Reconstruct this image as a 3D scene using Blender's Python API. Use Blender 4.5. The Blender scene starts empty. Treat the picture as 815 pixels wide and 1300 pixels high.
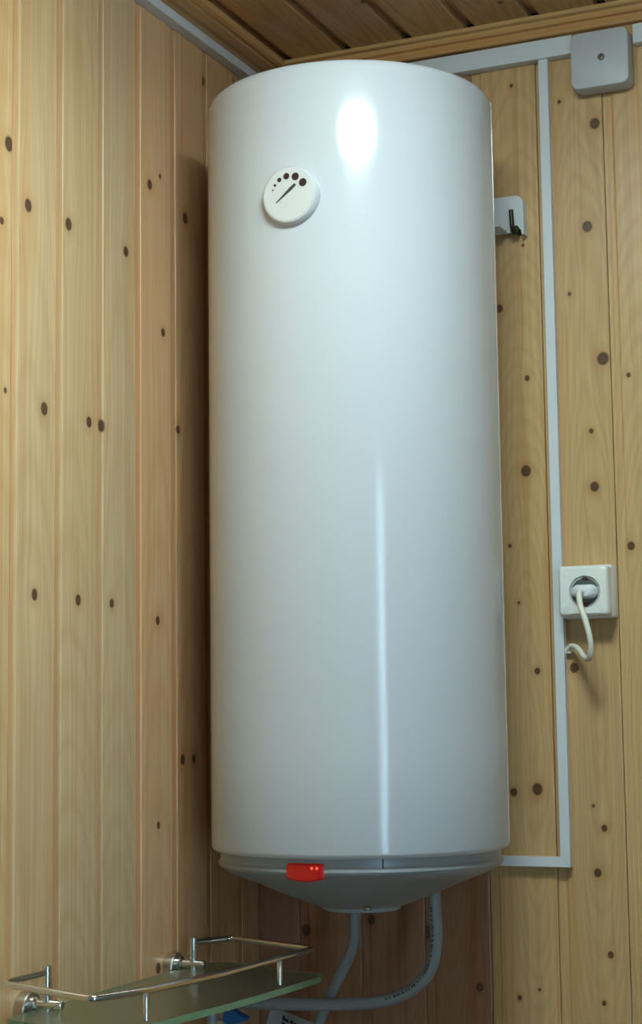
import bpy, bmesh, math, random
from mathutils import Vector, Matrix
PI = math.pi
ZO = 1.53                      # height of the measuring datum above the floor
scene = bpy.context.scene
C = scene.collection

# ------------------------------------------------------------------ camera
cam_d = bpy.data.cameras.new('camera'); cam = bpy.data.objects.new('camera', cam_d); C.objects.link(cam)
yaw, pitch, roll = .4175, .1156, -.0129
F = Vector((-math.sin(yaw)*math.cos(pitch), math.cos(yaw)*math.cos(pitch), math.sin(pitch)))
R0 = Vector((math.cos(yaw), math.sin(yaw), 0)); U0 = R0.cross(F)
RR = math.cos(roll)*R0 + math.sin(roll)*U0
UU = -math.sin(roll)*R0 + math.cos(roll)*U0
M = Matrix.Identity(4)
for i in range(3):
    M[i][0], M[i][1], M[i][2] = RR[i], UU[i], -F[i]
M.translation = Vector((1.0417, -2.1279, .0228 + ZO))
cam.matrix_world = M
cam_d.sensor_fit = 'HORIZONTAL'; cam_d.sensor_width = 36; cam_d.lens = 2217.33/815*36
cam_d.clip_start = .02
scene.camera = cam

# ------------------------------------------------------------------ world, exposure
w = bpy.data.worlds.new('daylight'); scene.world = w; w.use_nodes = True
bg = w.node_tree.nodes['Background']
bg.inputs[0].default_value = (.50, .78, 1.0, 1); bg.inputs[1].default_value = 7.5
vs = scene.view_settings
vs.view_transform = 'Standard'; vs.look = 'None'; vs.gamma = 1; vs.use_curve_mapping = False
vs.exposure = 0.76
LAMP_COLOR = (.79, 1.0, 1.03); LAMP_POWER = 26.5

# ------------------------------------------------------------------ helpers
def prop(o, label=None, cat=None, group=None, kind=None):
    if label: o['label'] = label
    if cat: o['category'] = cat
    if group: o['group'] = group
    if kind: o['kind'] = kind
    return o
def link(name, me, parent=None, mat=None):
    o = bpy.data.objects.new(name, me); C.objects.link(o)
    if parent: o.parent = parent
    if mat and me is not None and not me.materials: me.materials.append(mat)
    return o
def empty(name, loc=(0, 0, 0)):
    o = bpy.data.objects.new(name, None); C.objects.link(o); o.location = loc
    o.empty_display_size = .05
    return o
def finish(bm, name, smooth=None, flip=True):
    if flip: bmesh.ops.recalc_face_normals(bm, faces=bm.faces)
    me = bpy.data.meshes.new(name); bm.to_mesh(me); bm.free()
    if smooth is not None:
        me.polygons.foreach_set('use_smooth', [True]*len(me.polygons))
        me.set_sharp_from_angle(angle=math.radians(smooth))
    return me
def part(name, bm, mat, parent, smooth=None):
    """mesh built in world coordinates, parented to an empty with its own origin"""
    me = finish(bm, name, smooth)
    o = link(name, me, None, mat)
    if parent is not None:
        o.parent = parent
        t = Vector((0, 0, 0)); p = parent
        while p is not None:
            t += Vector(p.location); p = p.parent
        o.location = -t
    return o
def box(bm, x0, x1, y0, y1, z0, z1, bev=0, seg=2):
    r = bmesh.ops.create_cube(bm, size=1)
    vs_ = r['verts']
    for v in vs_:
        v.co = Vector(((x0+x1)/2 + v.co.x*(x1-x0), (y0+y1)/2 + v.co.y*(y1-y0), (z0+z1)/2 + v.co.z*(z1-z0)))
    if bev:
        es = list({e for v in vs_ for e in v.link_edges})
        bmesh.ops.bevel(bm, geom=es, offset=bev, segments=seg, profile=.5, affect='EDGES')
def lathe(bm, prof, c=(0, 0, 0), n=64, axis='z', close=False):
    """prof: list of (r, h); axis z: h up; axis -y: h toward -y; axis x: h toward +x"""
    rings = []
    for r, h in prof:
        ring = []
        for k in range(n):
            a = 2*PI*k/n
            if axis == 'z': p = (c[0]+r*math.cos(a), c[1]+r*math.sin(a), c[2]+h)
            elif axis == '-y': p = (c[0]+r*math.cos(a), c[1]-h, c[2]+r*math.sin(a))
            else: p = (c[0]+h, c[1]+r*math.cos(a), c[2]+r*math.sin(a))
            ring.append(bm.verts.new(p))
        rings.append(ring)
    for i in range(len(rings)-1):
        for k in range(n):
            bm.faces.new((rings[i][k], rings[i][(k+1) % n], rings[i+1][(k+1) % n], rings[i+1][k]))
    bm.faces.new(rings[0]); bm.faces.new(rings[-1])
def spline(pts, n=10):
    out = []; P = [Vector(p) for p in pts]
    P = [P[0]*2-P[1]] + P + [P[-1]*2-P[-2]]
    for i in range(1, len(P)-2):
        for k in range(n):
            t = k/n; a, b, c, d = P[i-1:i+3]
            out.append(.5*((2*b)+(c-a)*t+(2*a-5*b+4*c-d)*t*t+(3*b-a-3*c+d)*t**3))
    out.append(P[-2]); return out
def rounded(pts, rad, n=6):
    """polyline with rounded corners"""
    P = [Vector(p) for p in pts]; out = [P[0]]
    for i in range(1, len(P)-1):
        a = (P[i-1]-P[i]); b = (P[i+1]-P[i]); ra = min(rad, a.length*.45, b.length*.45)
        s, e = P[i]+a.normalized()*ra, P[i]+b.normalized()*ra
        for k in range(n+1):
            t = k/n; out.append((1-t)**2*s + 2*t*(1-t)*P[i] + t*t*e)
    out.append(P[-1]); return out
def tube(bm, path, r, n=14, rb=None):
    P = [Vector(p) for p in path]; rings = []
    nrm = None
    for i, p in enumerate(P):
        t = (P[min(i+1, len(P)-1)]-P[max(i-1, 0)]).normalized()
        if nrm is None:
            nrm = t.cross(Vector((0, 0, 1)))
            if nrm.length < .1: nrm = t.cross(Vector((1, 0, 0)))
        nrm = (nrm - t*nrm.dot(t)).normalized(); bn = t.cross(nrm)
        rings.append([bm.verts.new(p+nrm*r*math.cos(2*PI*k/n)+bn*(rb or r)*math.sin(2*PI*k/n)) for k in range(n)])
    for i in range(len(rings)-1):
        for k in range(n):
            bm.faces.new((rings[i][k], rings[i][(k+1) % n], rings[i+1][(k+1) % n], rings[i+1][k]))
    bm.faces.new(rings[0]); bm.faces.new(rings[-1])
def prism(bm, poly, h0, h1, plane='xy'):
    """poly of 2D points extruded; plane xy: along z, xz: along y, yz: along x"""
    def P(a, b, h):
        return {'xy': (a, b, h), 'xz': (a, h, b), 'yz': (h, a, b)}[plane]
    A = [bm.verts.new(P(a, b, h0)) for a, b in poly]; B = [bm.verts.new(P(a, b, h1)) for a, b in poly]
    bm.faces.new(A); bm.faces.new(B)
    n = len(poly)
    for i in range(n): bm.faces.new((A[i], A[(i+1) % n], B[(i+1) % n], B[i]))
def rrect(x0, x1, z0, z1, r, n=6):
    out = []
    for cx, cz, a0 in ((x1-r, z1-r, 0), (x0+r, z1-r, 90), (x0+r, z0+r, 180), (x1-r, z0+r, 270)):
        for k in range(n+1):
            a = math.radians(a0+90*k/n); out.append((cx+r*math.cos(a), cz+r*math.sin(a)))
    return out
def loft(bm, loops):
    """loops of equal length, closed at both ends"""
    V = [[bm.verts.new(p) for p in l] for l in loops]; n = len(V[0])
    for i in range(len(V)-1):
        for k in range(n): bm.faces.new((V[i][k], V[i][(k+1) % n], V[i+1][(k+1) % n], V[i+1][k]))
    bm.faces.new(V[0]); bm.faces.new(V[-1])

# ------------------------------------------------------------------ materials
def plain(name, col, rough=.4, metal=0, spec=.5, coat=0, bump=0, bscale=200, var=0):
    m = bpy.data.materials.new(name); m.use_nodes = True; nt = m.node_tree
    b = nt.nodes['Principled BSDF']
    b.inputs['Base Color'].default_value = (*col, 1); b.inputs['Roughness'].default_value = rough
    b.inputs['Metallic'].default_value = metal; b.inputs['Specular IOR Level'].default_value = spec
    b.inputs['Coat Weight'].default_value = coat
    if bump or var:
        tc = nt.nodes.new('ShaderNodeTexCoord')
        nz = nt.nodes.new('ShaderNodeTexNoise'); nz.inputs['Scale'].default_value = bscale; nz.inputs['Detail'].default_value = 3
        nt.links.new(tc.outputs['Object'], nz.inputs['Vector'])
        if bump:
            bp = nt.nodes.new('ShaderNodeBump'); bp.inputs['Strength'].default_value = bump; bp.inputs['Distance'].default_value = .001
            nt.links.new(nz.outputs['Fac'], bp.inputs['Height']); nt.links.new(bp.outputs[0], b.inputs['Normal'])
        if var:
            n2 = nt.nodes.new('ShaderNodeTexNoise'); n2.inputs['Scale'].default_value = bscale*.15
            nt.links.new(tc.outputs['Object'], n2.inputs['Vector'])
            mx = nt.nodes.new('ShaderNodeMix'); mx.data_type = 'RGBA'
            mx.inputs[6].default_value = (*[c*(1-var) for c in col], 1); mx.inputs[7].default_value = (*[min(1, c*(1+var)) for c in col], 1)
            nt.links.new(n2.outputs['Fac'], mx.inputs[0]); nt.links.new(mx.outputs[2], b.inputs['Base Color'])
    return m

def knot_group():
    g = bpy.data.node_groups.new('pine_knot', 'ShaderNodeTree')
    for nme in ('U', 'Z', 'KU', 'KZ', 'R', 'Core', 'Halo', 'Warp', 'Rim'):
        g.interface.new_socket(nme, in_out='INPUT', socket_type='NodeSocketFloat')
    for nme in ('Core', 'Halo', 'Warp', 'Rim'):
        g.interface.new_socket(nme, in_out='OUTPUT', socket_type='NodeSocketFloat')
    gi = g.nodes.new('NodeGroupInput'); go = g.nodes.new('NodeGroupOutput')
    def mth(op, a, b=None, c=None):
        n = g.nodes.new('ShaderNodeMath'); n.operation = op
        for i, v in enumerate((a, b, c)):
            if v is None: continue
            if isinstance(v, (int, float)): n.inputs[i].default_value = v
            else: g.links.new(v, n.inputs[i])
        return n.outputs[0]
    I = gi.outputs
    du = mth('SUBTRACT', I['U'], I['KU']); dz = mth('SUBTRACT', I['Z'], I['KZ'])
    a = mth('DIVIDE', du, I['R']); b = mth('DIVIDE', dz, mth('MULTIPLY', I['R'], 1.15))
    d2 = mth('ADD', mth('MULTIPLY', a, a), mth('MULTIPLY', b, b))
    mr = g.nodes.new('ShaderNodeMapRange'); mr.interpolation_type = 'SMOOTHSTEP'
    g.links.new(d2, mr.inputs['Value']); mr.inputs['From Min'].default_value = 1.45; mr.inputs['From Max'].default_value = .55
    core = mth('MAXIMUM', I['Core'], mr.outputs[0])
    halo = mth('MAXIMUM', I['Halo'], mth('EXPONENT', mth('MULTIPLY', d2, -.28)))
    a2 = mth('MULTIPLY', a, .3); b2 = mth('MULTIPLY', b, .10)
    e = mth('EXPONENT', mth('MULTIPLY', mth('ADD', mth('MULTIPLY', a2, a2), mth('MULTIPLY', b2, b2)), -1))
    warp = mth('ADD', I['Warp'], mth('MULTIPLY', mth('MULTIPLY', du, e), -.75))
    q1 = mth('SUBTRACT', d2, .85)
    rim = mth('MAXIMUM', I['Rim'], mth('EXPONENT', mth('MULTIPLY', mth('MULTIPLY', q1, q1), -7.)))
    g.links.new(rim, go.inputs['Rim']); g.links.new(core, go.inputs['Core']); g.links.new(halo, go.inputs['Halo']); g.links.new(warp, go.inputs['Warp'])
    return g
KG = knot_group()

def wood(name, tone, seed, knots=(), uc=.045, d0=.02, slope=.012, ring=.0045, contrast=.5, rough=.34, use_random=False, tint=0.):
    """pine board: tone = face colour, knots in the board's own (u, z) metres"""
    m = bpy.data.materials.new(name); m.use_nodes = True; nt = m.node_tree; N = nt.nodes; L = nt.links
    bs = N['Principled BSDF']
    def mth(op, a, b=None, c=None):
        n = N.new('ShaderNodeMath'); n.operation = op
        for i, v in enumerate((a, b, c)):
            if v is None: continue
            if isinstance(v, (int, float)): n.inputs[i].default_value = v
            else: L.new(v, n.inputs[i])
        return n.outputs[0]
    tc = N.new('ShaderNodeTexCoord'); sp = N.new('ShaderNodeSeparateXYZ'); L.new(tc.outputs['Object'], sp.inputs[0])
    u, z = sp.outputs[0], sp.outputs[2]
    if use_random:
        oi = N.new('ShaderNodeObjectInfo'); rnd = mth('MULTIPLY', oi.outputs['Random'], 40.)
        zz = mth('ADD', z, rnd)
    else:
        zz = mth('ADD', z, float(seed)*3.7)
    core, halo, warp, rim = None, None, None, None
    for ku, kz, r in knots:
        k = N.new('ShaderNodeGroup'); k.node_tree = KG
        L.new(u, k.inputs['U']); L.new(z, k.inputs['Z'])
        k.inputs['KU'].default_value = ku; k.inputs['KZ'].default_value = kz; k.inputs['R'].default_value = r*.92
        if core is not None:
            L.new(core, k.inputs['Core']); L.new(halo, k.inputs['Halo']); L.new(warp, k.inputs['Warp']); L.new(rim, k.inputs['Rim'])
        core, halo, warp, rim = k.outputs['Core'], k.outputs['Halo'], k.outputs['Warp'], k.outputs['Rim']
    def noise(vx, vy, vz, detail=2, scale=1.):
        cb = N.new('ShaderNodeCombineXYZ')
        for i, v in enumerate((vx, vy, vz)):
            if isinstance(v, (int, float)): cb.inputs[i].default_value = v
            else: L.new(v, cb.inputs[i])
        n = N.new('ShaderNodeTexNoise'); n.inputs['Scale'].default_value = scale; n.inputs['Detail'].default_value = detail
        L.new(cb.outputs[0], n.inputs['Vector']); return n.outputs['Fac']
    uw = mth('ADD', u, warp) if warp is not None else u
    wob = mth('MULTIPLY', mth('SUBTRACT', noise(mth('MULTIPLY', u, 6.), seed*1.3, mth('MULTIPLY', zz, 2.2), 2), .5), .022)
    dep = mth('ADD', mth('ADD', mth('MULTIPLY', mth('SUBTRACT', noise(seed*2.1, 3.3, mth('MULTIPLY', zz, 1.1), 1), .5), .06), d0), mth('MULTIPLY', z, slope))
    du = mth('ADD', mth('SUBTRACT', uw, uc), wob)
    rr = mth('SQRT', mth('ADD', mth('MULTIPLY', du, du), mth('MULTIPLY', dep, dep)))
    jit = mth('MULTIPLY', noise(mth('MULTIPLY', rr, 160.), seed*5.1, 0., 1), 1.6)
    ph = mth('ADD', mth('DIVIDE', rr, ring), jit)
    sn = mth('MULTIPLY_ADD', mth('SINE', mth('MULTIPLY', ph, 2*PI)), .5, .5)
    sn = mth('POWER', sn, 1.7)
    fib = noise(mth('MULTIPLY', uw, 900.), seed*7.7, mth('MULTIPLY', zz, 9.), 3)
    band = noise(mth('MULTIPLY', uw, 55.), seed*3.9, mth('MULTIPLY', zz, .5), 2)
    grain = mth('MULTIPLY', sn, contrast)
    def mix(f, a, b, mode='MIX'):
        n = N.new('ShaderNodeMix'); n.data_type = 'RGBA'; n.blend_type = mode; n.clamp_factor = True
        for i, v in ((0, f), (6, a), (7, b)):
            if isinstance(v, (int, float)): n.inputs[i].default_value = v
            elif isinstance(v, tuple): n.inputs[i].default_value = v
            else: L.new(v, n.inputs[i])
        return n.outputs[2]
    t = tone
    lightc = (min(1, t[0]*1.06), min(1, t[1]*1.08), min(1, t[2]*1.12), 1)
    late = (t[0]*.80, t[1]*.66, t[2]*.50, 1)
    base = lightc
    if use_random:
        base = mix(mth('FRACT', mth('MULTIPLY', rnd, 1.37)), lightc, (t[0]*.86, t[1]*.78, t[2]*.68, 1))
    col = mix(grain, base, late)
    mr = N.new('ShaderNodeMapRange'); L.new(band, mr.inputs[0]); mr.inputs[1].default_value = .52; mr.inputs[2].default_value = .78
    col = mix(mth('MULTIPLY', mr.outputs[0], .8), col, (t[0]*.98, t[1]*.74, t[2]*.55, 1))
    col = mix(mth('MULTIPLY', mth('LESS_THAN', u, .0085), tint), col, mix(.7, col, (t[0]*1.02, t[1]*.70, t[2]*.52, 1)))
    stk = noise(mth('MULTIPLY', uw, 230.), seed*9.1, mth('MULTIPLY', zz, 1.3), 2)
    fb = mth('ADD', mth('MULTIPLY_ADD', mth('SUBTRACT', fib, .5), .26, 1.), mth('MULTIPLY', mth('SUBTRACT', stk, .5), .50))
    cbv = N.new('ShaderNodeCombineXYZ')
    for i in range(3): L.new(fb, cbv.inputs[i])
    col = mix(1., col, cbv.outputs[0], 'MULTIPLY')
    if core is not None:
        col = mix(mth('MULTIPLY', halo, .55), col, (t[0]*.74, t[1]*.52, t[2]*.36, 1))
        kc = noise(mth('MULTIPLY', u, 420.), seed*1.9, mth('MULTIPLY', z, 420.), 2)
        kcol = mix(kc, (.055, .022, .010, 1), (.15, .068, .030, 1))
        kcol = mix(mth('MULTIPLY', rim, .7), kcol, (.030, .012, .006, 1))
        col = mix(mth('MULTIPLY', core, .95), col, kcol)
    L.new(col, bs.inputs['Base Color'])
    bs.inputs['Roughness'].default_value = rough; bs.inputs['Specular IOR Level'].default_value = .4
    bp = N.new('ShaderNodeBump'); bp.inputs['Strength'].default_value = .25; bp.inputs['Distance'].default_value = .0004
    L.new(mth('ADD', fib, mth('MULTIPLY', sn, .5)), bp.inputs['Height']); L.new(bp.outputs[0], bs.inputs['Normal'])
    return m

M_enamel = plain('white_enamel', (.535, .55, .565), .13, spec=.5)
M_capgrey = plain('light_grey_plastic', (.30, .315, .32), .30, bump=.05, bscale=900)
M_dark = plain('dark_seam', (.03, .03, .03), .6)
M_trunk = plain('white_trunking_plastic', (.66, .675, .67), .38)
M_jbox = plain('off_white_box_plastic', (.50, .505, .505), .42, bump=.08, bscale=700, var=.05)
M_socket = plain('white_socket_plastic', (.80, .80, .73), .28)
M_well = plain('socket_well_plastic', (.45, .46, .44), .35)
M_clip = plain('earth_clip_metal', (.10, .05, .03), .4, metal=.6)
M_plug = plain('pale_plug_plastic', (.72, .74, .72), .3)
M_cord = plain('cream_cable', (.74, .73, .60), .42)
M_chrome = plain('chrome', (.74, .74, .72), .12, metal=1)
M_steel = plain('zinc_screw', (.22, .21, .15), .4, metal=.8, bump=.2, bscale=900)
M_nickel = plain('brushed_nickel', (.62, .58, .50), .34, metal=1)
M_edge = plain('green_glass_edge', (.22, .42, .24), .25, coat=.3)
M_edge.node_tree.nodes['Principled BSDF'].inputs['Transmission Weight'].default_value = .45
M_bolt = plain('dark_oiled_bolt', (.035, .035, .022), .4, metal=.6)
M_pipe = plain('grey_white_pipe', (.26, .285, .29), .38)
M_ink = plain('black_print', (.02, .02, .025), .6)
M_blue = plain('blue_valve_handle', (.01, .10, .30), .4)
M_brass = plain('nickel_valve', (.5, .48, .42), .3, metal=1)
M_paper = plain('white_sticker', (.40, .40, .40), .6)
M_bezel = plain('dial_rim_clear_plastic', (.56, .56, .55), .16, coat=.4)
M_face = plain('dial_face', (.60, .60, .575), .2, coat=.5)
M_dot = plain('dial_print', (.035, .015, .018), .4)
M_needle = plain('dial_needle', (.05, .045, .035), .4)
M_slab = plain('wall_core', (.07, .045, .025), .9)
M_floor = plain('floor_tile', (.16, .15, .14), .35, var=.1, bscale=30)
M_lampbase = plain('lamp_base', (.8, .8, .8), .4)
M_door = plain('white_door_paint', (.75, .75, .72), .35)

M_glow = bpy.data.materials.new('lamp_diffuser'); M_glow.use_nodes = True
nt = M_glow.node_tree; em = nt.nodes.new('ShaderNodeEmission'); em.inputs[0].default_value = (*LAMP_COLOR, 1); em.inputs[1].default_value = LAMP_POWER
nt.links.new(em.outputs[0], nt.nodes['Material Output'].inputs[0])

M_red = plain('red_indicator_lens', (.42, .004, .006), .12, coat=.5)
b_ = M_red.node_tree.nodes['Principled BSDF']; b_.inputs['Emission Color'].default_value = (1, .02, .01, 1); b_.inputs['Emission Strength'].default_value = .03
M_neon = plain('neon_glow', (.9, .1, .06), .3)
b_ = M_neon.node_tree.nodes['Principled BSDF']; b_.inputs['Emission Color'].default_value = (1, .10, .06, 1); b_.inputs['Emission Strength'].default_value = .6

M_glass = bpy.data.materials.new('green_glass'); M_glass.use_nodes = True
nt = M_glass.node_tree; b_ = nt.nodes['Principled BSDF']
b_.inputs['Base Color'].default_value = (.80, .93, .82, 1); b_.inputs['Transmission Weight'].default_value = 1
b_.inputs['Roughness'].default_value = .28; b_.inputs['IOR'].default_value = 1.5
va = nt.nodes.new('ShaderNodeVolumeAbsorption'); va.inputs['Color'].default_value = (.30, .85, .40, 1); va.inputs['Density'].default_value = 5
nt.links.new(va.outputs[0], nt.nodes['Material Output'].inputs['Volume'])

M_pane = bpy.data.materials.new('window_pane'); M_pane.use_nodes = True
nt = M_pane.node_tree; tr = nt.nodes.new('ShaderNodeBsdfTransparent'); gl = nt.nodes.new('ShaderNodeBsdfGlossy'); gl.inputs['Roughness'].default_value = .02
mxs = nt.nodes.new('ShaderNodeMixShader'); mxs.inputs[0].default_value = .06
nt.links.new(tr.outputs[0], mxs.inputs[1]); nt.links.new(gl.outputs[0], mxs.inputs[2]); nt.links.new(mxs.outputs[0], nt.nodes['Material Output'].inputs[0])

# ------------------------------------------------------------------ the room
P = .088                        # board pitch
XR, YF = 1.70, -2.60            # right wall, front wall
ZC = .924 + ZO                  # ceiling boards
def plank_mesh(u0, u1, length, dp=.004, name='plank'):
    """board cross-section cut to u0..u1: recessed tongue strip, rounded face"""
    prof = [(.0003, dp), (.0110, dp), (.0119, dp*.9), (.0124, dp*.3), (.0140, 0), (.03, 0), (.06, 0), (P-.0022, 0), (P-.0009, .0006), (P-.0004, .0022), (P-.0003, .012)]
    def yat(u):
        for (a, b), (c, d) in zip(prof, prof[1:]):
            if a <= u <= c: return b if c == a else b+(d-b)*(u-a)/(c-a)
        return prof[-1][1]
    pr = [p for p in prof if u0 < p[0] < u1]
    if u0 > .0003: pr = [(u0, yat(u0))] + pr
    if u1 < P-.0003: pr = pr + [(u1, yat(u1))]
    if pr[-1][1] < .012: pr.append((pr[-1][0], .012))
    pr.append((pr[0][0], .012))
    bm = bmesh.new(); prism(bm, pr, 0, length, 'xy')
    return finish(bm, name)
GEN = wood('pine_board', (.60, .37, .145), 3, (), use_random=True)
M_paint = plain('pale_blue_grey_paint', (.28, .33, .37), .5, var=.04, bscale=20)
GENC = wood('pine_ceiling_board', (.56, .33, .13), 8, (), use_random=True)
_cache = {}
def plank(parent, origin, rot, u0, u1, length, mat, name='plank', dp=.0026):
    key = (round(u0, 4), round(u1, 4), round(length, 4), dp)
    if key not in _cache:
        me = plank_mesh(u0, u1, length, dp); me.materials.append(GEN); _cache[key] = me
    o = bpy.data.objects.new(name, _cache[key]); C.objects.link(o); o.parent = parent
    o.location = origin; o.rotation_euler = rot
    o.material_slots[0].link = 'OBJECT'; o.material_slots[0].material = mat
    return o
def slab(name, x0, x1, y0, y1, z0, z1, mat=None):
    bm = bmesh.new(); box(bm, x0, x1, y0, y1, z0, z1)
    o = link(name, finish(bm, name), None, mat or M_slab); prop(o, kind='structure'); return o

T = .0125
floor = slab('floor', -.1, XR+.1, YF-.1, .1, -.1, 0, M_floor)
prop(floor, 'stone coloured tiled floor of the room')
wall_back = slab('wall_back', -.1, XR+.1, T, .1, 0, 2.6)
wall_left = slab('wall_left', -.1, -T, YF-.1, T, 0, 2.6)
wall_front = slab('wall_front', -.1, XR+.1, YF-.1, YF-T, 0, 2.6)
ceiling = slab('ceiling', -T, XR+T, YF-T, T, ZC+T, ZC+.1)
# right wall with a tall narrow window
DY0, DY1, DZ0, DZ = -2.13, -1.77, .45, 2.10
bm = bmesh.new(); x0, x1 = XR+T, XR+.1
box(bm, x0, x1, YF-.1, DY0, 0, 2.6); box(bm, x0, x1, DY1, T, 0, 2.6); box(bm, x0, x1, DY0, DY1, DZ, 2.6); box(bm, x0, x1, DY0, DY1, 0, DZ0)
wall_right = prop(link('wall_right', finish(bm, 'wall_right'), None, M_slab), kind='structure')
for o, t in ((wall_back, 'knotty pine board wall behind the water heater'), (wall_left, 'knotty pine board wall carrying the glass shelf'),
             (wall_front, 'pale blue-grey painted board wall facing the heater wall'), (wall_right, 'pale blue-grey painted board wall with the narrow window'), (ceiling, 'dark pine board ceiling')):
    o['label'] = t

KL = [(-0.596,0.638,0.0080), (-0.558,0.580,0.0070), (-0.476,0.580,0.0070), (-0.348,0.579,0.0060), (-0.290,0.678,0.0060), (-0.264,0.696,0.0030), (-0.198,0.659,0.0070), (-0.608,0.550,0.0040), (-0.524,0.360,0.0070), (-0.431,0.359,0.0060), (-0.403,0.359,0.0070), (-0.257,0.498,0.0050), (-0.219,0.381,0.0050), (-0.541,0.155,0.0060), (-0.453,0.154,0.0060), (-0.380,0.154,0.0050), (-0.272,0.139,0.0050), (-0.599,0.368,0.0030), (-0.210,-0.030,0.0060), (-0.271,-0.106,0.0040), (-0.272,-0.273,0.0060), (-0.181,-0.030,0.0050), (-0.146,0.860,0.0060)]
KB = [(0.489,0.772,0.0070), (0.475,0.638,0.0070), (0.379,0.840,0.0025), (0.443,0.808,0.0025), (0.389,0.624,0.0020), (0.355,0.544,0.0050), (0.390,0.449,0.0035), (0.385,0.329,0.0070), (0.449,0.553,0.0025), (0.490,0.465,0.0080), (0.472,0.374,0.0030), (0.474,0.303,0.0060), (0.518,0.226,0.0050), (0.522,0.441,0.0030), (0.361,0.234,0.0025), (0.371,0.161,0.0020), (0.393,0.074,0.0040), (0.441,0.077,0.0060), (0.389,-0.073,0.0070), (0.358,-0.077,0.0050), (0.473,-0.120,0.0040), (0.463,-0.174,0.0050), (0.460,-0.093,0.0020), (0.476,-0.272,0.0040), (0.359,-0.329,0.0030), (0.466,-0.330,0.0030), (0.307,-0.319,0.0050), (0.385,-0.318,0.0020), (0.068,-0.258,0.0070), (0.161,-0.241,0.0060), (0.237,-0.254,0.0080)]
KC = [(.2323, -.1499, .004), (.3902, -.0738, .004)]
rnd = random.Random(5)
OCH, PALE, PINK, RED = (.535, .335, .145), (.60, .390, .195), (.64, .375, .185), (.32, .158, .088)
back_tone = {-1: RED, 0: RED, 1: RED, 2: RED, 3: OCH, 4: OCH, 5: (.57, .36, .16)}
left_tone = {0: (.46, .27, .125), 1: (.56, .325, .155), 2: (.62, .36, .175), 3: PINK, 4: (.56, .385, .205), 5: (.59, .395, .20), 6: (.61, .40, .20), 7: (.65, .425, .20)}
def clamp(lo, hi, a): return max(lo, a), min(hi, a+P)
# back wall boards, left to right
XS = .0596
for j in range(-1, 20):
    x = XS + j*P
    if x > XR: break
    a, b = max(.0004, x), min(XR-.0004, x+P)
    if b-a < .002: continue
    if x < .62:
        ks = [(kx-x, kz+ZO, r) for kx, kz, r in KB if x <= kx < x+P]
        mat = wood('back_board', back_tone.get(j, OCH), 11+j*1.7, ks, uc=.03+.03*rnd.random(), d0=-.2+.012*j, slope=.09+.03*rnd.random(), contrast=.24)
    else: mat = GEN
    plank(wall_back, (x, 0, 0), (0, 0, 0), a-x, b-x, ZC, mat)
# left wall boards, from the corner toward the camera; u runs to +y
for k in range(0, 33):
    y = -(.054 + k*P) - .006
    a, b = max(YF+.0004, y), min(-.0004, y+P)
    if b-a < .002: continue
    if y > -.78:
        ks = [(ky-y, kz+ZO, r) for ky, kz, r in KL if y <= ky < y+P]
        mat = wood('side_board', left_tone.get(k, PALE), 31+k*2.3, ks, uc=.03+.03*rnd.random(), d0=.05+.01*k, slope=.02+.03*rnd.random(), contrast=.26, tint=.75)
    else: mat = GEN
    plank(wall_left, (0, y, 0), (0, 0, PI/2), a-y, b-y, ZC, mat, dp=.0011)
# ceiling boards run from the back wall to the camera
for j in range(-1, 20):
    x = .0560 + j*.0885
    pp = P
    a, b = max(.0004, x), min(XR-.0004, x+P)
    if b-a < .002: continue
    if x < .8:
        ks = [(kx-x, -ky, r) for kx, ky, r in KC if x <= kx < x+P] or [(.05, .9+.1*j, .004)]
        mat = wood('ceiling_board', (.52-.04*(j % 2), .31-.03*(j % 2), .13), 71+j*1.9, ks, d0=-.05, slope=.06, contrast=.5)
    else: mat = GENC
    plank(ceiling, (x, 0, ZC), (PI/2, 0, 0), a-x, b-x, -YF, mat, dp=.009)
# front and right wall boards
for k in range(0, 20):
    x = XR - k*P
    a, b = max(.0004, x-P), x
    if b-a < .002: continue
    plank(wall_front, (x-.0002, YF, 0), (0, 0, PI), .0004, b-a, ZC, M_paint)
for k in range(0, 30):
    y = -k*P
    a = max(YF+.0004, y-P)
    if y-a < .002: continue
    if not (y > DY0-.05 and a < DY1+.05):
        plank(wall_right, (XR, y-.0002, 0), (0, 0, -PI/2), .0004, y-a, ZC, M_paint)
    else:
        plank(wall_right, (XR, y-.0002, DZ+.05), (0, 0, -PI/2), .0004, y-a, ZC-DZ-.05, M_paint)
        plank(wall_right, (XR, y-.0002, 0), (0, 0, -PI/2), .0004, y-a, DZ0-.05, M_paint)
        for (ya_, yb_) in ((a, min(y, DY0-.05)), (max(a, DY1+.05), y)):
            if yb_-ya_ > .004: plank(wall_right, (XR, yb_-.0002, DZ0-.05), (0, 0, -PI/2), .0004, yb_-ya_, DZ-DZ0+.1, M_paint)

# tall narrow window in the right wall
win = empty('window_1', (XR, DY0, DZ0)); prop(win, 'tall narrow window with white frame in the right wall', None, None, 'structure')
bm = bmesh.new()
for q_ in ((DY0-.05, DY0+.012, DZ0-.05, DZ+.05), (DY1-.012, DY1+.05, DZ0-.05, DZ+.05), (DY0+.012, DY1-.012, DZ-.012, DZ+.05), (DY0+.012, DY1-.012, DZ0-.05, DZ0+.012)):
    box(bm, XR-.012, XR+.095, *q_)
part('window_frame', bm, M_door, win)
bm = bmesh.new(); box(bm, XR+.05, XR+.054, DY0+.010, DY1-.010, DZ0+.010, DZ-.010); part('pane', bm, M_pane, win)

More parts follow.
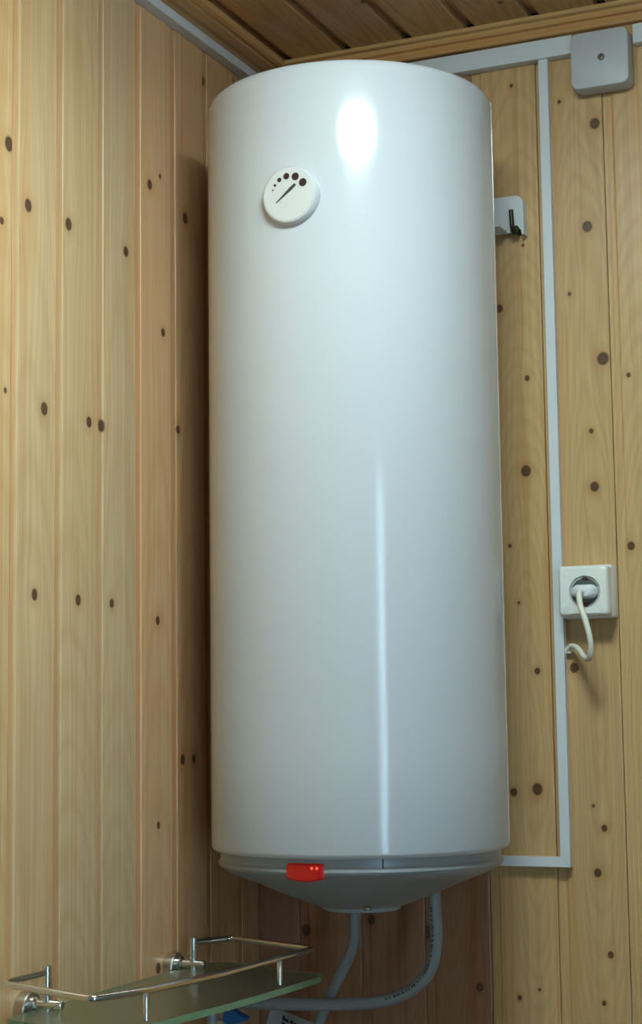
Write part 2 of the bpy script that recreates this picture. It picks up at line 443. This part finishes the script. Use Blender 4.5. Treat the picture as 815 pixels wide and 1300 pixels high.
# mouldings at the ceiling
TRIM = wood('moulding_pine', (.56, .33, .13), 55, ((.0, .30, .0015),), contrast=.35)
z1 = .9215+ZO; z0 = .8950+ZO
prof = [(0, z0), (-.009, z0), (-.0105, z0+.0015), (-.0105, z0+.009), (-.0075, z0+.0105), (-.0075, z0+.012), (-.012, z0+.0135), (-.012, z0+.019), (-.009, z0+.0205), (-.009, z0+.022), (-.014, z0+.0235), (-.014, ZC), (0, ZC)]
def trim(name, pr, L_, loc, rot, label):
    """moulding profile (across, up) swept along the board's local z"""
    bm = bmesh.new(); prism(bm, pr, 0, L_, 'xy'); o = link(name, finish(bm, name), None, TRIM)
    o.location = loc; o.rotation_euler = rot; prop(o, label, None, None, 'structure'); return o
# local x -> world z (up), local y -> world -y (out from the wall), local z -> world x ... (x,y,z)->(z',-y',x')
bm = bmesh.new(); prism(bm, [(a, b) for a, b in prof], .0575, XR, 'yz')
me = finish(bm, 'trim_1'); 
def make_trim(name, me, label):
    # store the mesh with its length along local z, so the grain follows the strip
    o = link(name, me, None, TRIM); prop(o, label, None, None, 'structure'); return o
rotm = Matrix(((0, 0, 1), (0, -1, 0), (1, 0, 0))).to_4x4()   # local z -> world x, local y -> -world y, local x -> world z
t1 = make_trim('trim_1', me, 'ribbed pine moulding between back wall and ceiling')
me.transform(rotm.inverted()); t1.matrix_world = rotm
zl = .9135+ZO
pl = [(0, zl), (.022, zl), (.0245, zl+.003), (.027, zl+.003), (.029, zl), (.044, zl), (.0465, zl+.0035), (.049, zl+.0035), (.051, zl+.001), (.0565, zl+.003), (.0575, ZC), (0, ZC)]
bm = bmesh.new(); prism(bm, pl, YF, -.0004, 'xz'); me = finish(bm, 'trim_2')
rotl = Matrix(((1, 0, 0), (0, 0, -1), (0, 1, 0))).to_4x4()   # local z -> -world y
t2 = make_trim('trim_2', me, 'flat grooved pine strip between left wall and ceiling')
me.transform(rotl.inverted()); t2.matrix_world = rotl

# ceiling lamp
LX, LY = .59, -.88
lamp = empty('ceiling_lamp', (LX, LY, ZC)); prop(lamp, 'round flush ceiling lamp with white dome diffuser', 'lamp')
bm = bmesh.new(); lathe(bm, [(.176, 0), (.178, -.008), (.174, -.012), (.02, -.012)], (LX, LY, ZC), 64); part('lamp_base', bm, M_lampbase, lamp, 35)
bm = bmesh.new(); lathe(bm, [(.169, -.0125), (.168, -.022), (.155, -.034), (.125, -.044), (.085, -.051), (.04, -.055), (.005, -.056)], (LX, LY, ZC), 48); part('diffuser', bm, M_glow, lamp, 35)

# ------------------------------------------------------------------ water heater
HX, HY, HR = .2342, -.2051, .1751
heater = empty('water_heater', (HX, HY, -.203+ZO)); prop(heater, 'tall white cylindrical electric water heater hung in the corner', 'water heater')
hc = (HX, HY, ZO)
bm = bmesh.new()
pr = [(HR-.012, -.1315), (HR-.004, -.1325), (HR-.0012, -.1305), (HR, -.1270)] + [(HR, -.127+.88*t/8) for t in range(1, 8)] + [(HR, .753), (HR-.001, .7585), (HR-.004, .7625), (HR-.010, .765), (HR-.05, .775), (.03, .780)]
lathe(bm, pr, hc, 128); part('tank_body', bm, M_enamel, heater, 40)
# lapped vertical joint of the sheet on the right-hand side
bm = bmesh.new()
def arc_panel(bm, r0, r1, a0, a1, z0, z1, n=8, bev=0):
    loops = []
    for k in range(n+1):
        a = math.radians(a0+(a1-a0)*k/n); c, s = math.cos(a), math.sin(a)
        loops.append([(HX+r*c, HY+r*s, z+ZO) for r, z in ((r0, z0), (r1, z0), (r1, z1), (r0, z1))])
    loft(bm, loops)
arc_panel(bm, HR-.001, HR+.0004, 11.0, 15.5, -.125, .757); part('sheet_joint', bm, M_enamel, heater)
# bottom cap
cap = part('bottom_cap', bmesh.new(), M_capgrey, heater)
bm = bmesh.new()
pr = [(.14, -.128), (.1640, -.130), (.1645, -.1330), (.1645, -.1425), (.1672, -.1455), (.1674, -.1475), (.1655, -.1505), (.163, -.1520), (.158, -.1555), (.147, -.1605), (.122, -.1700), (.097, -.1810), (.070, -.1915), (.050, -.1985), (.0465, -.1990), (.0455, -.2025), (.044, -.2035), (.01, -.2035)]
lathe(bm, pr, hc, 128); me = finish(bm, 'bottom_cap', 24); me.materials.append(M_capgrey); cap.data = me
def under(name, bm, mat, par, smooth=None): return part(name, bm, mat, par, smooth)
bm = bmesh.new(); arc_panel(bm, .158, .1650, -59.15, -58.65, -.147, -.131, 2); part('cap_joint', bm, M_dark, cap)
bm = bmesh.new(); lathe(bm, [(.0045, -.1975), (.0045, -.1935), (.001, -.1925)], (HX+.075*math.cos(math.radians(-62)), HY+.075*math.sin(math.radians(-62)), ZO), 16)
part('cap_screw', bm, M_steel, cap)
# red indicator lens
bm = bmesh.new(); loops = []
for k in range(17):
    f = k/16; a = math.radians(-96.2+15.2*f); c, s = math.cos(a), math.sin(a)
    e = abs(2*f-1); zb = -.1575+.0035*e**2.2; zt = -.1375-.0012*max(0, e-.85)/.15; out = .1695-.0015*max(0, e-.85)/.15
    loops.append([(HX+r*c, HY+r*s, z+ZO) for r, z in ((.15, zb), (out-.002, zb), (out, zb+.002), (out, zt-.0015), (out-.0015, zt), (.15, zt))])
loft(bm, loops); red = part('indicator_lens', bm, M_red, heater, 40)
bm = bmesh.new()
for az in (-85.6, -83.6):
    a = math.radians(az); c = (HX+.1692*math.cos(a), HY+.1692*math.sin(a), ZO-.1425)
    bmesh.ops.create_uvsphere(bm, u_segments=10, v_segments=8, radius=.0016, matrix=Matrix.Translation(c))
part('neon_glow', bm, M_neon, red, 60)
# thermometer dial
DX, DZ_, DYF = HX+.0008, .6068+ZO, -.3880
dial = part('thermometer', bmesh.new(), M_bezel, heater)
bm = bmesh.new(); lathe(bm, [(.0345, .3745), (.0345, .3820), (.0335, .3855), (.0318, .3876), (.0305, .3880), (.005, .3880)], (DX, 0, DZ_), 64, '-y')
me = finish(bm, 'thermometer', 30); me.materials.append(M_bezel); dial.data = me
bm = bmesh.new(); lathe(bm, [(.0302, .3878), (.0302, .3884), (.002, .3884)], (DX, 0, DZ_), 64, '-y'); part('dial_face', bm, M_face, dial, 30)
for (u, z, r) in ((-.0187, .6142, .0010), (-.0160, .6195, .0016), (-.0104, .6251, .0026), (-.0016, .6283, .0037), (.0095, .6265, .0045), (.0187, .6185, .0047)):
    bm = bmesh.new(); lathe(bm, [(r, .3882), (r, .3887), (r*.2, .3887)], (HX+u, 0, z+ZO), 24, '-y'); part('scale_dot', bm, M_dot, dial)
a_, b__ = Vector((HX-.0145, .5986+ZO)), Vector((HX+.0096, .6176+ZO)); d_ = (b__-a_).normalized(); n_ = Vector((-d_.y, d_.x))
bm = bmesh.new(); prism(bm, [tuple(a_-n_*.0002), tuple(b__-d_*.008-n_*.0016), tuple(b__-n_*.0013), tuple(b__+n_*.0013), tuple(b__-d_*.008+n_*.0016), tuple(a_+n_*.0002)], -.3898, -.3884, 'xz')
part('needle', bm, M_needle, dial)
# mounting bracket and its hook bolt
brk = part('mounting_bracket', bmesh.new(), M_trunk, heater)
bm = bmesh.new(); prism(bm, rrect(.12, .3945, .6390+ZO, .6875+ZO, .011), -.0125, -.0095, 'xz')
prism(bm, [(.3925, .6345+ZO), (.3955, .6345+ZO), (.3955, .678+ZO), (.3925, .678+ZO)], -.0160, -.0001, 'xz')
box(bm, .12, .372, -.0450, -.0095, .6400+ZO, .6425+ZO)
me = finish(bm, 'mounting_bracket', 30); me.materials.append(M_trunk); brk.data = me
bm = bmesh.new(); tube(bm, rounded([(.3845, -.0001, .640+ZO), (.3845, -.030, .640+ZO), (.3835, -.030, .664+ZO)], .004), .0030, 12)
lathe(bm, [(.0060, .012), (.0064, .0135), (.0064, .0185), (.0055, .020), (.002, .020)], (.3845, 0, .6405+ZO), 6, '-y')
part('hook_bolt', bm, M_bolt, brk, 40)

# ------------------------------------------------------------------ pipes below the heater
PY = -.108
def pz(l): return [(x, y, z+ZO) for x, y, z in l]
p1 = spline(pz([(.1838, PY, -.1778), (.1838, PY, -.219), (.1790, PY+.006, -.259), (.1530, PY+.020, -.302), (.1230, PY+.026, -.360), (.113, PY+.026, -.42), (.108, PY+.026, -.52)]), 10)
bm = bmesh.new(); tube(bm, p1, .0070, 18); o = link('water_pipe', finish(bm, 'water_pipe', 60), None, M_pipe)
prop(o, 'grey-white plastic pipe dropping straight from the middle of the heater base', 'pipe')
p2 = spline(pz([(.2890, PY, -.1785), (.2890, PY, -.205), (.2898, PY, -.2525), (.2760, PY, -.2925), (.2350, PY, -.3195), (.1720, PY, -.3305), (.0750, PY, -.3350), (.0200, PY-.0, -.3360)]), 12)
bm = bmesh.new(); tube(bm, p2, .0078, 18)
wp2 = empty('water_pipe', (.289, PY, -.336+ZO)); prop(wp2, 'printed grey-white plastic pipe curving left under the heater toward the shelf', 'pipe')
part('pipe_tube', bm, M_pipe, wp2, 60)
# printed marks along the outside of the bend
bm = bmesh.new(); rn = random.Random(3)
cp = Vector((1.04, -2.13, .02+ZO)); i = 14
fr = 0.0
path_len = [0]
for a, b in zip(p2, p2[1:]): path_len.append(path_len[-1]+(b-a).length)
def along(s):
    for k in range(len(p2)-1):
        if path_len[k+1] >= s:
            t = (s-path_len[k])/(path_len[k+1]-path_len[k]); return p2[k].lerp(p2[k+1], t), (p2[k+1]-p2[k]).normalized()
    return p2[-1], (p2[-1]-p2[-2]).normalized()
s = .028
while s < .175:
    p, t = along(s); out = Vector((0, -1, 0)); side = t.cross(out).normalized()
    sd = side if side.x > 0 or (abs(side.x) < .5 and side.z < 0) else side
    w_ = rn.uniform(.0008, .0022); h_ = rn.uniform(.0016, .0034)
    ang = .25
    nn = (out*math.cos(ang)+sd*math.sin(ang)).normalized(); tt = nn.cross(t).normalized()
    c = p+nn*.00785
    vsx = [bm.verts.new(c+t*a*w_/2+tt*b*h_/2+nn*e) for e in (-.0006, .0001) for a, b in ((-1, -1), (1, -1), (1, 1), (-1, 1))]
    for f in ((0, 1, 2, 3), (4, 5, 6, 7), (0, 1, 5, 4), (1, 2, 6, 5), (2, 3, 7, 6), (3, 0, 4, 7)): bm.faces.new([vsx[q_] for q_ in f])
    s += w_+rn.choice((.0012, .0016, .0022, .0042))
part('printed_marks', bm, M_ink, wp2)
# riser and valve beside the left wall
bm = bmesh.new(); tube(bm, pz([(.0345, -.2, -.55), (.0345, -.2, -.335)]), .0080, 16)
o = link('riser_pipe', finish(bm, 'riser_pipe', 60), None, M_pipe); prop(o, 'pale vertical pipe under the glass shelf beside the blue valve', 'pipe')
valve = empty('water_valve', (.063, -.2, -.345+ZO)); prop(valve, 'small metal water valve with blue handle under the glass shelf', 'valve')
bm = bmesh.new(); tube(bm, pz([(.0425, -.2, -.3465), (.052, -.2, -.3465)]), .0060, 16); tube(bm, pz([(.052, -.2, -.3465), (.074, -.2, -.3465)]), .0085, 8); tube(bm, pz([(.063, -.2, -.3465), (.063, -.2, -.337)]), .004, 12)
part('valve_body', bm, M_brass, valve, 40)
bm = bmesh.new(); prism(bm, [(x, z+ZO) for x, z in ((.0535, -.341), (.0555, -.3275), (.061, -.3235), (.068, -.3260), (.0715, -.3315), (.085, -.3345), (.0855, -.3385), (.074, -.341), (.066, -.345), (.058, -.345))], -.213, -.2, 'xz')
bmesh.ops.bevel(bm, geom=list(bm.edges), offset=.0015, segments=2, profile=.5, affect='EDGES'); part('valve_handle', bm, M_blue, valve, 40)
# sticker on the wall below
stk = empty('sticker', (.04, 0, -.40+ZO)); prop(stk, 'white sticker with black print on the back wall under the pipes', 'sticker')
bm = bmesh.new(); prism(bm, [(x, z+ZO) for x, z in ((.0165, -.3605), (.028, -.3605), (.1010, -.3825), (.088, -.4300), (-.0 + .002, -.4050))], -.0012, -.0002, 'xz'); part('sticker_sheet', bm, M_paper, stk)
bm = bmesh.new()
for (x, z, w_, h_) in ((.0335, -.3680, .004, .006), (.0365, -.3715, .006, .004), (.0325, -.3760, .005, .008), (.0450, -.3735, .004, .004), (.0500, -.3765, .006, .004), (.058, -.386, .012, .003), (.040, -.388, .02, .003)):
    prism(bm, [(x, z+ZO), (x+w_, z-w_*.3+ZO), (x+w_, z-h_-w_*.3+ZO), (x, z-h_+ZO)], -.0014, -.0010, 'xz')
part('printed_marks', bm, M_ink, stk)

# ------------------------------------------------------------------ trunking, junction box
def trunk(name, bm, label, grp=None):
    o = link(name, finish(bm, name, 30), None, M_trunk); return prop(o, label, 'cable trunking', grp)
bm = bmesh.new(); box(bm, .02, .4665, -.0160, -.0002, .8640+ZO, .8890+ZO, .0008, 1)
trunk('cable_trunking', bm, 'wide white cable trunking under the moulding, from heater to junction box')
bm = bmesh.new(); box(bm, .5455, 1.2, -.0160, -.0002, .8640+ZO, .8890+ZO, .0008, 1)
trunk('cable_trunking', bm, 'wide white cable trunking on the far side of the junction box from the heater')
bm = bmesh.new(); prism(bm, [(.4198, .8638+ZO), (.4320, .8638+ZO), (.4320, -.1672+ZO), (.4198, -.1554+ZO)], -.0120, -.0002, 'xz')
trunk('cable_trunking', bm, 'long thin vertical white cable trunking beside the power socket')
bm = bmesh.new(); prism(bm, [(.30, -.1554+ZO), (.4194, -.1554+ZO), (.4314, -.1672+ZO), (.30, -.1672+ZO)], -.0120, -.0002, 'xz')
trunk('cable_trunking', bm, 'short thin horizontal white cable trunking at the heater base')
bm = bmesh.new(); box(bm, .0002, .0160, -1.6, -.002, .9005+ZO, .9133+ZO, .0008, 1)
trunk('cable_trunking', bm, 'thin white cable trunking along the top of the left wall')

jb = empty('junction_box', (.505, 0, .81+ZO)); prop(jb, 'square off-white junction box with one centre screw under the moulding', 'junction box')
def rbox_y(bm, x0, x1, z0, z1, r, steps):
    loops = []
    for y, ins in steps:
        loops.append([(x, y, z) for x, z in rrect(x0+ins, x1-ins, z0+ins, z1-ins, max(r-ins*.5, .0005), 6)])
    loft(bm, loops)
bm = bmesh.new(); rbox_y(bm, .4675, .5425, .8095+ZO, .8835+ZO, .009, [(-.0165 if False else -.0002, .001), (-.012, .0008)]); part('box_base', bm, M_jbox, jb, 35)
bm = bmesh.new(); rbox_y(bm, .4672, .5430, .8088+ZO, .8838+ZO, .010, [(-.0122, 0), (-.0270, .0004), (-.0292, .0012), (-.0300, .0030)]); part('box_lid', bm, M_jbox, jb, 35)
bm = bmesh.new(); lathe(bm, [(.0046, .0298), (.0046, .0302), (.0036, .0302), (.0036, .0299), (.0005, .0299)], (.5078, 0, .8472+ZO), 24, '-y'); part('screw_recess', bm, M_dark, jb)
bm = bmesh.new(); lathe(bm, [(.0034, .0296), (.0033, .0303), (.0027, .0308), (.0005, .0309)], (.5078, 0, .8472+ZO), 20, '-y'); scr = part('screw', bm, M_steel, jb, 40)
bm = bmesh.new(); box(bm, .5054, .5102, -.0311, -.0306, .8467+ZO, .8477+ZO); part('screw_slot', bm, M_dark, scr)

# ------------------------------------------------------------------ power socket, plug and cord
sk = empty('power_socket', (.465, 0, .138+ZO)); prop(sk, 'white square surface-mounted power socket beside the vertical trunking', 'socket')
SX, SZ, SR = .4678, .1690+ZO, .0193
bm = bmesh.new(); rbox_y(bm, .4326, .4990, .1372+ZO, .2030+ZO, .004, [(-.0002, 0), (-.0230, .0005), (-.0240, .0012)]); part('back_box', bm, M_socket, sk, 35)
bm = bmesh.new()
def sq(ins, r, m=14):
    x0, x1, z0, z1 = .4340+ins, .4980-ins, .1390+ins+ZO, .2012-ins+ZO; o_ = []
    for cx, cz, a0, dx, dz in ((x1-r, z1-r, 0, -1, 0), (x0+r, z1-r, 90, 0, -1), (x0+r, z0+r, 180, 1, 0), (x1-r, z0+r, 270, 0, 1)):
        for k in range(5):
            a = math.radians(a0+90*k/4); o_.append((cx+r*math.cos(a), cz+r*math.sin(a)))
        span = (x1-x0-2*r) if dx else (z1-z0-2*r)
        for k in range(1, m): o_.append((o_[-1 if k == 1 else -k][0]+dx*span*k/m, o_[-1 if k == 1 else -k][1]+dz*span*k/m))
    return o_
n = len(sq(0, .004))
def lp(y, ins): return [(x, y, z) for x, z in sq(ins, .004)]
angs = [math.atan2(z-SZ, x-SX) for x, z in sq(0, .004)]
circ = lambda y, r: [(SX+r*math.cos(a), y, SZ+r*math.sin(a)) for a in angs]
loops = [lp(-.0240, 0), lp(-.0360, .0006), lp(-.0385, .0016), lp(-.0398, .0034), circ(-.0398, SR+.0006), circ(-.0390, SR), circ(-.0260, SR-.0006), circ(-.0258, .001)]
VV = [[bm.verts.new(p) for p in l] for l in loops]
for i in range(len(VV)-1):
    for k in range(n): bm.faces.new((VV[i][k], VV[i][(k+1) % n], VV[i+1][(k+1) % n], VV[i+1][k]))
bm.faces.new(VV[-1]); bm.faces.new(VV[0])
fp = part('face_plate', bm, M_socket, sk, 35)
bm = bmesh.new(); lathe(bm, [(SR-.0008, .0262), (SR-.0008, .0375), (SR-.0022, .0375), (SR-.0022, .0275), (.002, .0275)], (SX, 0, SZ), 40, '-y'); part('socket_well', bm, M_well, sk, 35)
for sgn in (1, -1):
    bm = bmesh.new(); box(bm, SX-.003, SX+.003, -.0385, -.0280, SZ+sgn*(SR-.0050), SZ+sgn*(SR-.0015), .0008, 1); part('earth_clip', bm, M_clip, sk)
cd = empty('power_lead', (SX, -.045, .168+ZO)); prop(cd, 'cream power lead with flat plug looping out of the power socket', 'power lead')
def hexa(y, a, b): return [(SX+x, y, SZ+z) for x, z in ((-a, -b*.45), (-a*.62, -b), (a*.62, -b), (a, -b*.45), (a, b*.45), (a*.62, b), (-a*.62, b), (-a, b*.45))]
bm = bmesh.new(); loft(bm, [hexa(-.0285, .0165, .0085), hexa(-.0410, .0165, .0085), hexa(-.0470, .0135, .0078), hexa(-.0500, .0085, .0062)])
bmesh.ops.bevel(bm, geom=list(bm.edges), offset=.0008, segments=2, profile=.5, affect='EDGES'); part('plug', bm, M_plug, cd, 50)
cpts = pz([(.4670, -.047, .168), (.4655, -.056, .1660), (.4695, -.065, .1492), (.4770, -.070, .1297), (.4815, -.069, .1058), (.4775, -.060, .0880), (.4665, -.042, .0880), (.4540, -.026, .0995), (.4420, -.012, .1035), (.4340, -.006, .0985), (.4300, -.005, .0960)])
bm = bmesh.new(); tube(bm, spline(cpts, 8), .0036, 14); part('cable', bm, M_cord, cd, 60)
bm = bmesh.new(); tube(bm, spline(cpts[:3], 6)[:7], .0042, 14); part('strain_relief', bm, M_plug, cd, 60)
bm = bmesh.new(); box(bm, .4335, .4400, -.0090, -.0002, .0945+ZO, .0975+ZO, .0008, 1)
o = link('cable_clip', finish(bm, 'cable_clip'), None, M_socket); prop(o, 'tiny white clip where the cord enters the vertical trunking', 'cable clip')

# ------------------------------------------------------------------ glass shelf with rail
sh = empty('glass_shelf', (0, -.4, -.281+ZO)); prop(sh, 'green glass shelf with chrome guard rail on the left wall', 'shelf')
GZ = -.275
g2 = rounded([(x, y, 0) for x, y in ((.10, -.6435), (.148, -.6560), (.171, -.600), (.190, -.47), (.200, -.340), (.2035, -.243), (.062, -.186), (.020, -.200), (.020, -.622), (.10, -.6435))], .012, 5)[:-1]
bm = bmesh.new(); prism(bm, [(p.x, p.y) for p in g2], GZ-.007+ZO, GZ+ZO, 'xy'); gp = part('glass_panel', bm, M_glass, sh)
gp.data.materials.append(M_edge)
for f in gp.data.polygons:
    if abs(f.normal.z) < .5: f.material_index = 1
rail = rounded(pz([(.028, -.559, -.238), (.027, -.636, -.238), (.140, -.651, -.245), (.164, -.589, -.245), (.183, -.46, -.245), (.191, -.339, -.245), (.1935, -.252, -.245), (.058, -.1955, -.245), (.033, -.246, -.245)]), .010, 5)
bm = bmesh.new(); tube(bm, rail, .0036, 14); part('guard_rail', bm, M_chrome, sh, 60)
for (x, y, z0, z1, r) in ((.030, -.559, -.300, -.230, .0046), (.033, -.246, -.320, -.238, .0046), (.164, -.589, -.274, -.245, .0030), (.191, -.339, -.274, -.245, .0030)):
    bm = bmesh.new(); lathe(bm, [(r*.7, z0), (r, z0+.0008), (r, z1-.0012), (r*.7, z1)], (x, y, ZO), 20); part('post', bm, M_chrome, sh, 40)
for y in (-.559, -.246):
    bm = bmesh.new(); lathe(bm, [(.0175, .0002), (.0178, .002), (.0178, .0115), (.0168, .0128), (.0150, .0130), (.004, .0130)], (0, y, -.2755+ZO), 40, 'x')
    ds = part('mounting_disc', bm, M_nickel, sh, 35)
    bm = bmesh.new(); lathe(bm, [(.0078, .0128), (.0078, .0175), (.0050, .0200), (.0048, .0480), (.0040, .0490), (.0015, .0490)], (0, y, -.2700+ZO), 24, 'x'); part('arm', bm, M_chrome, ds, 35)
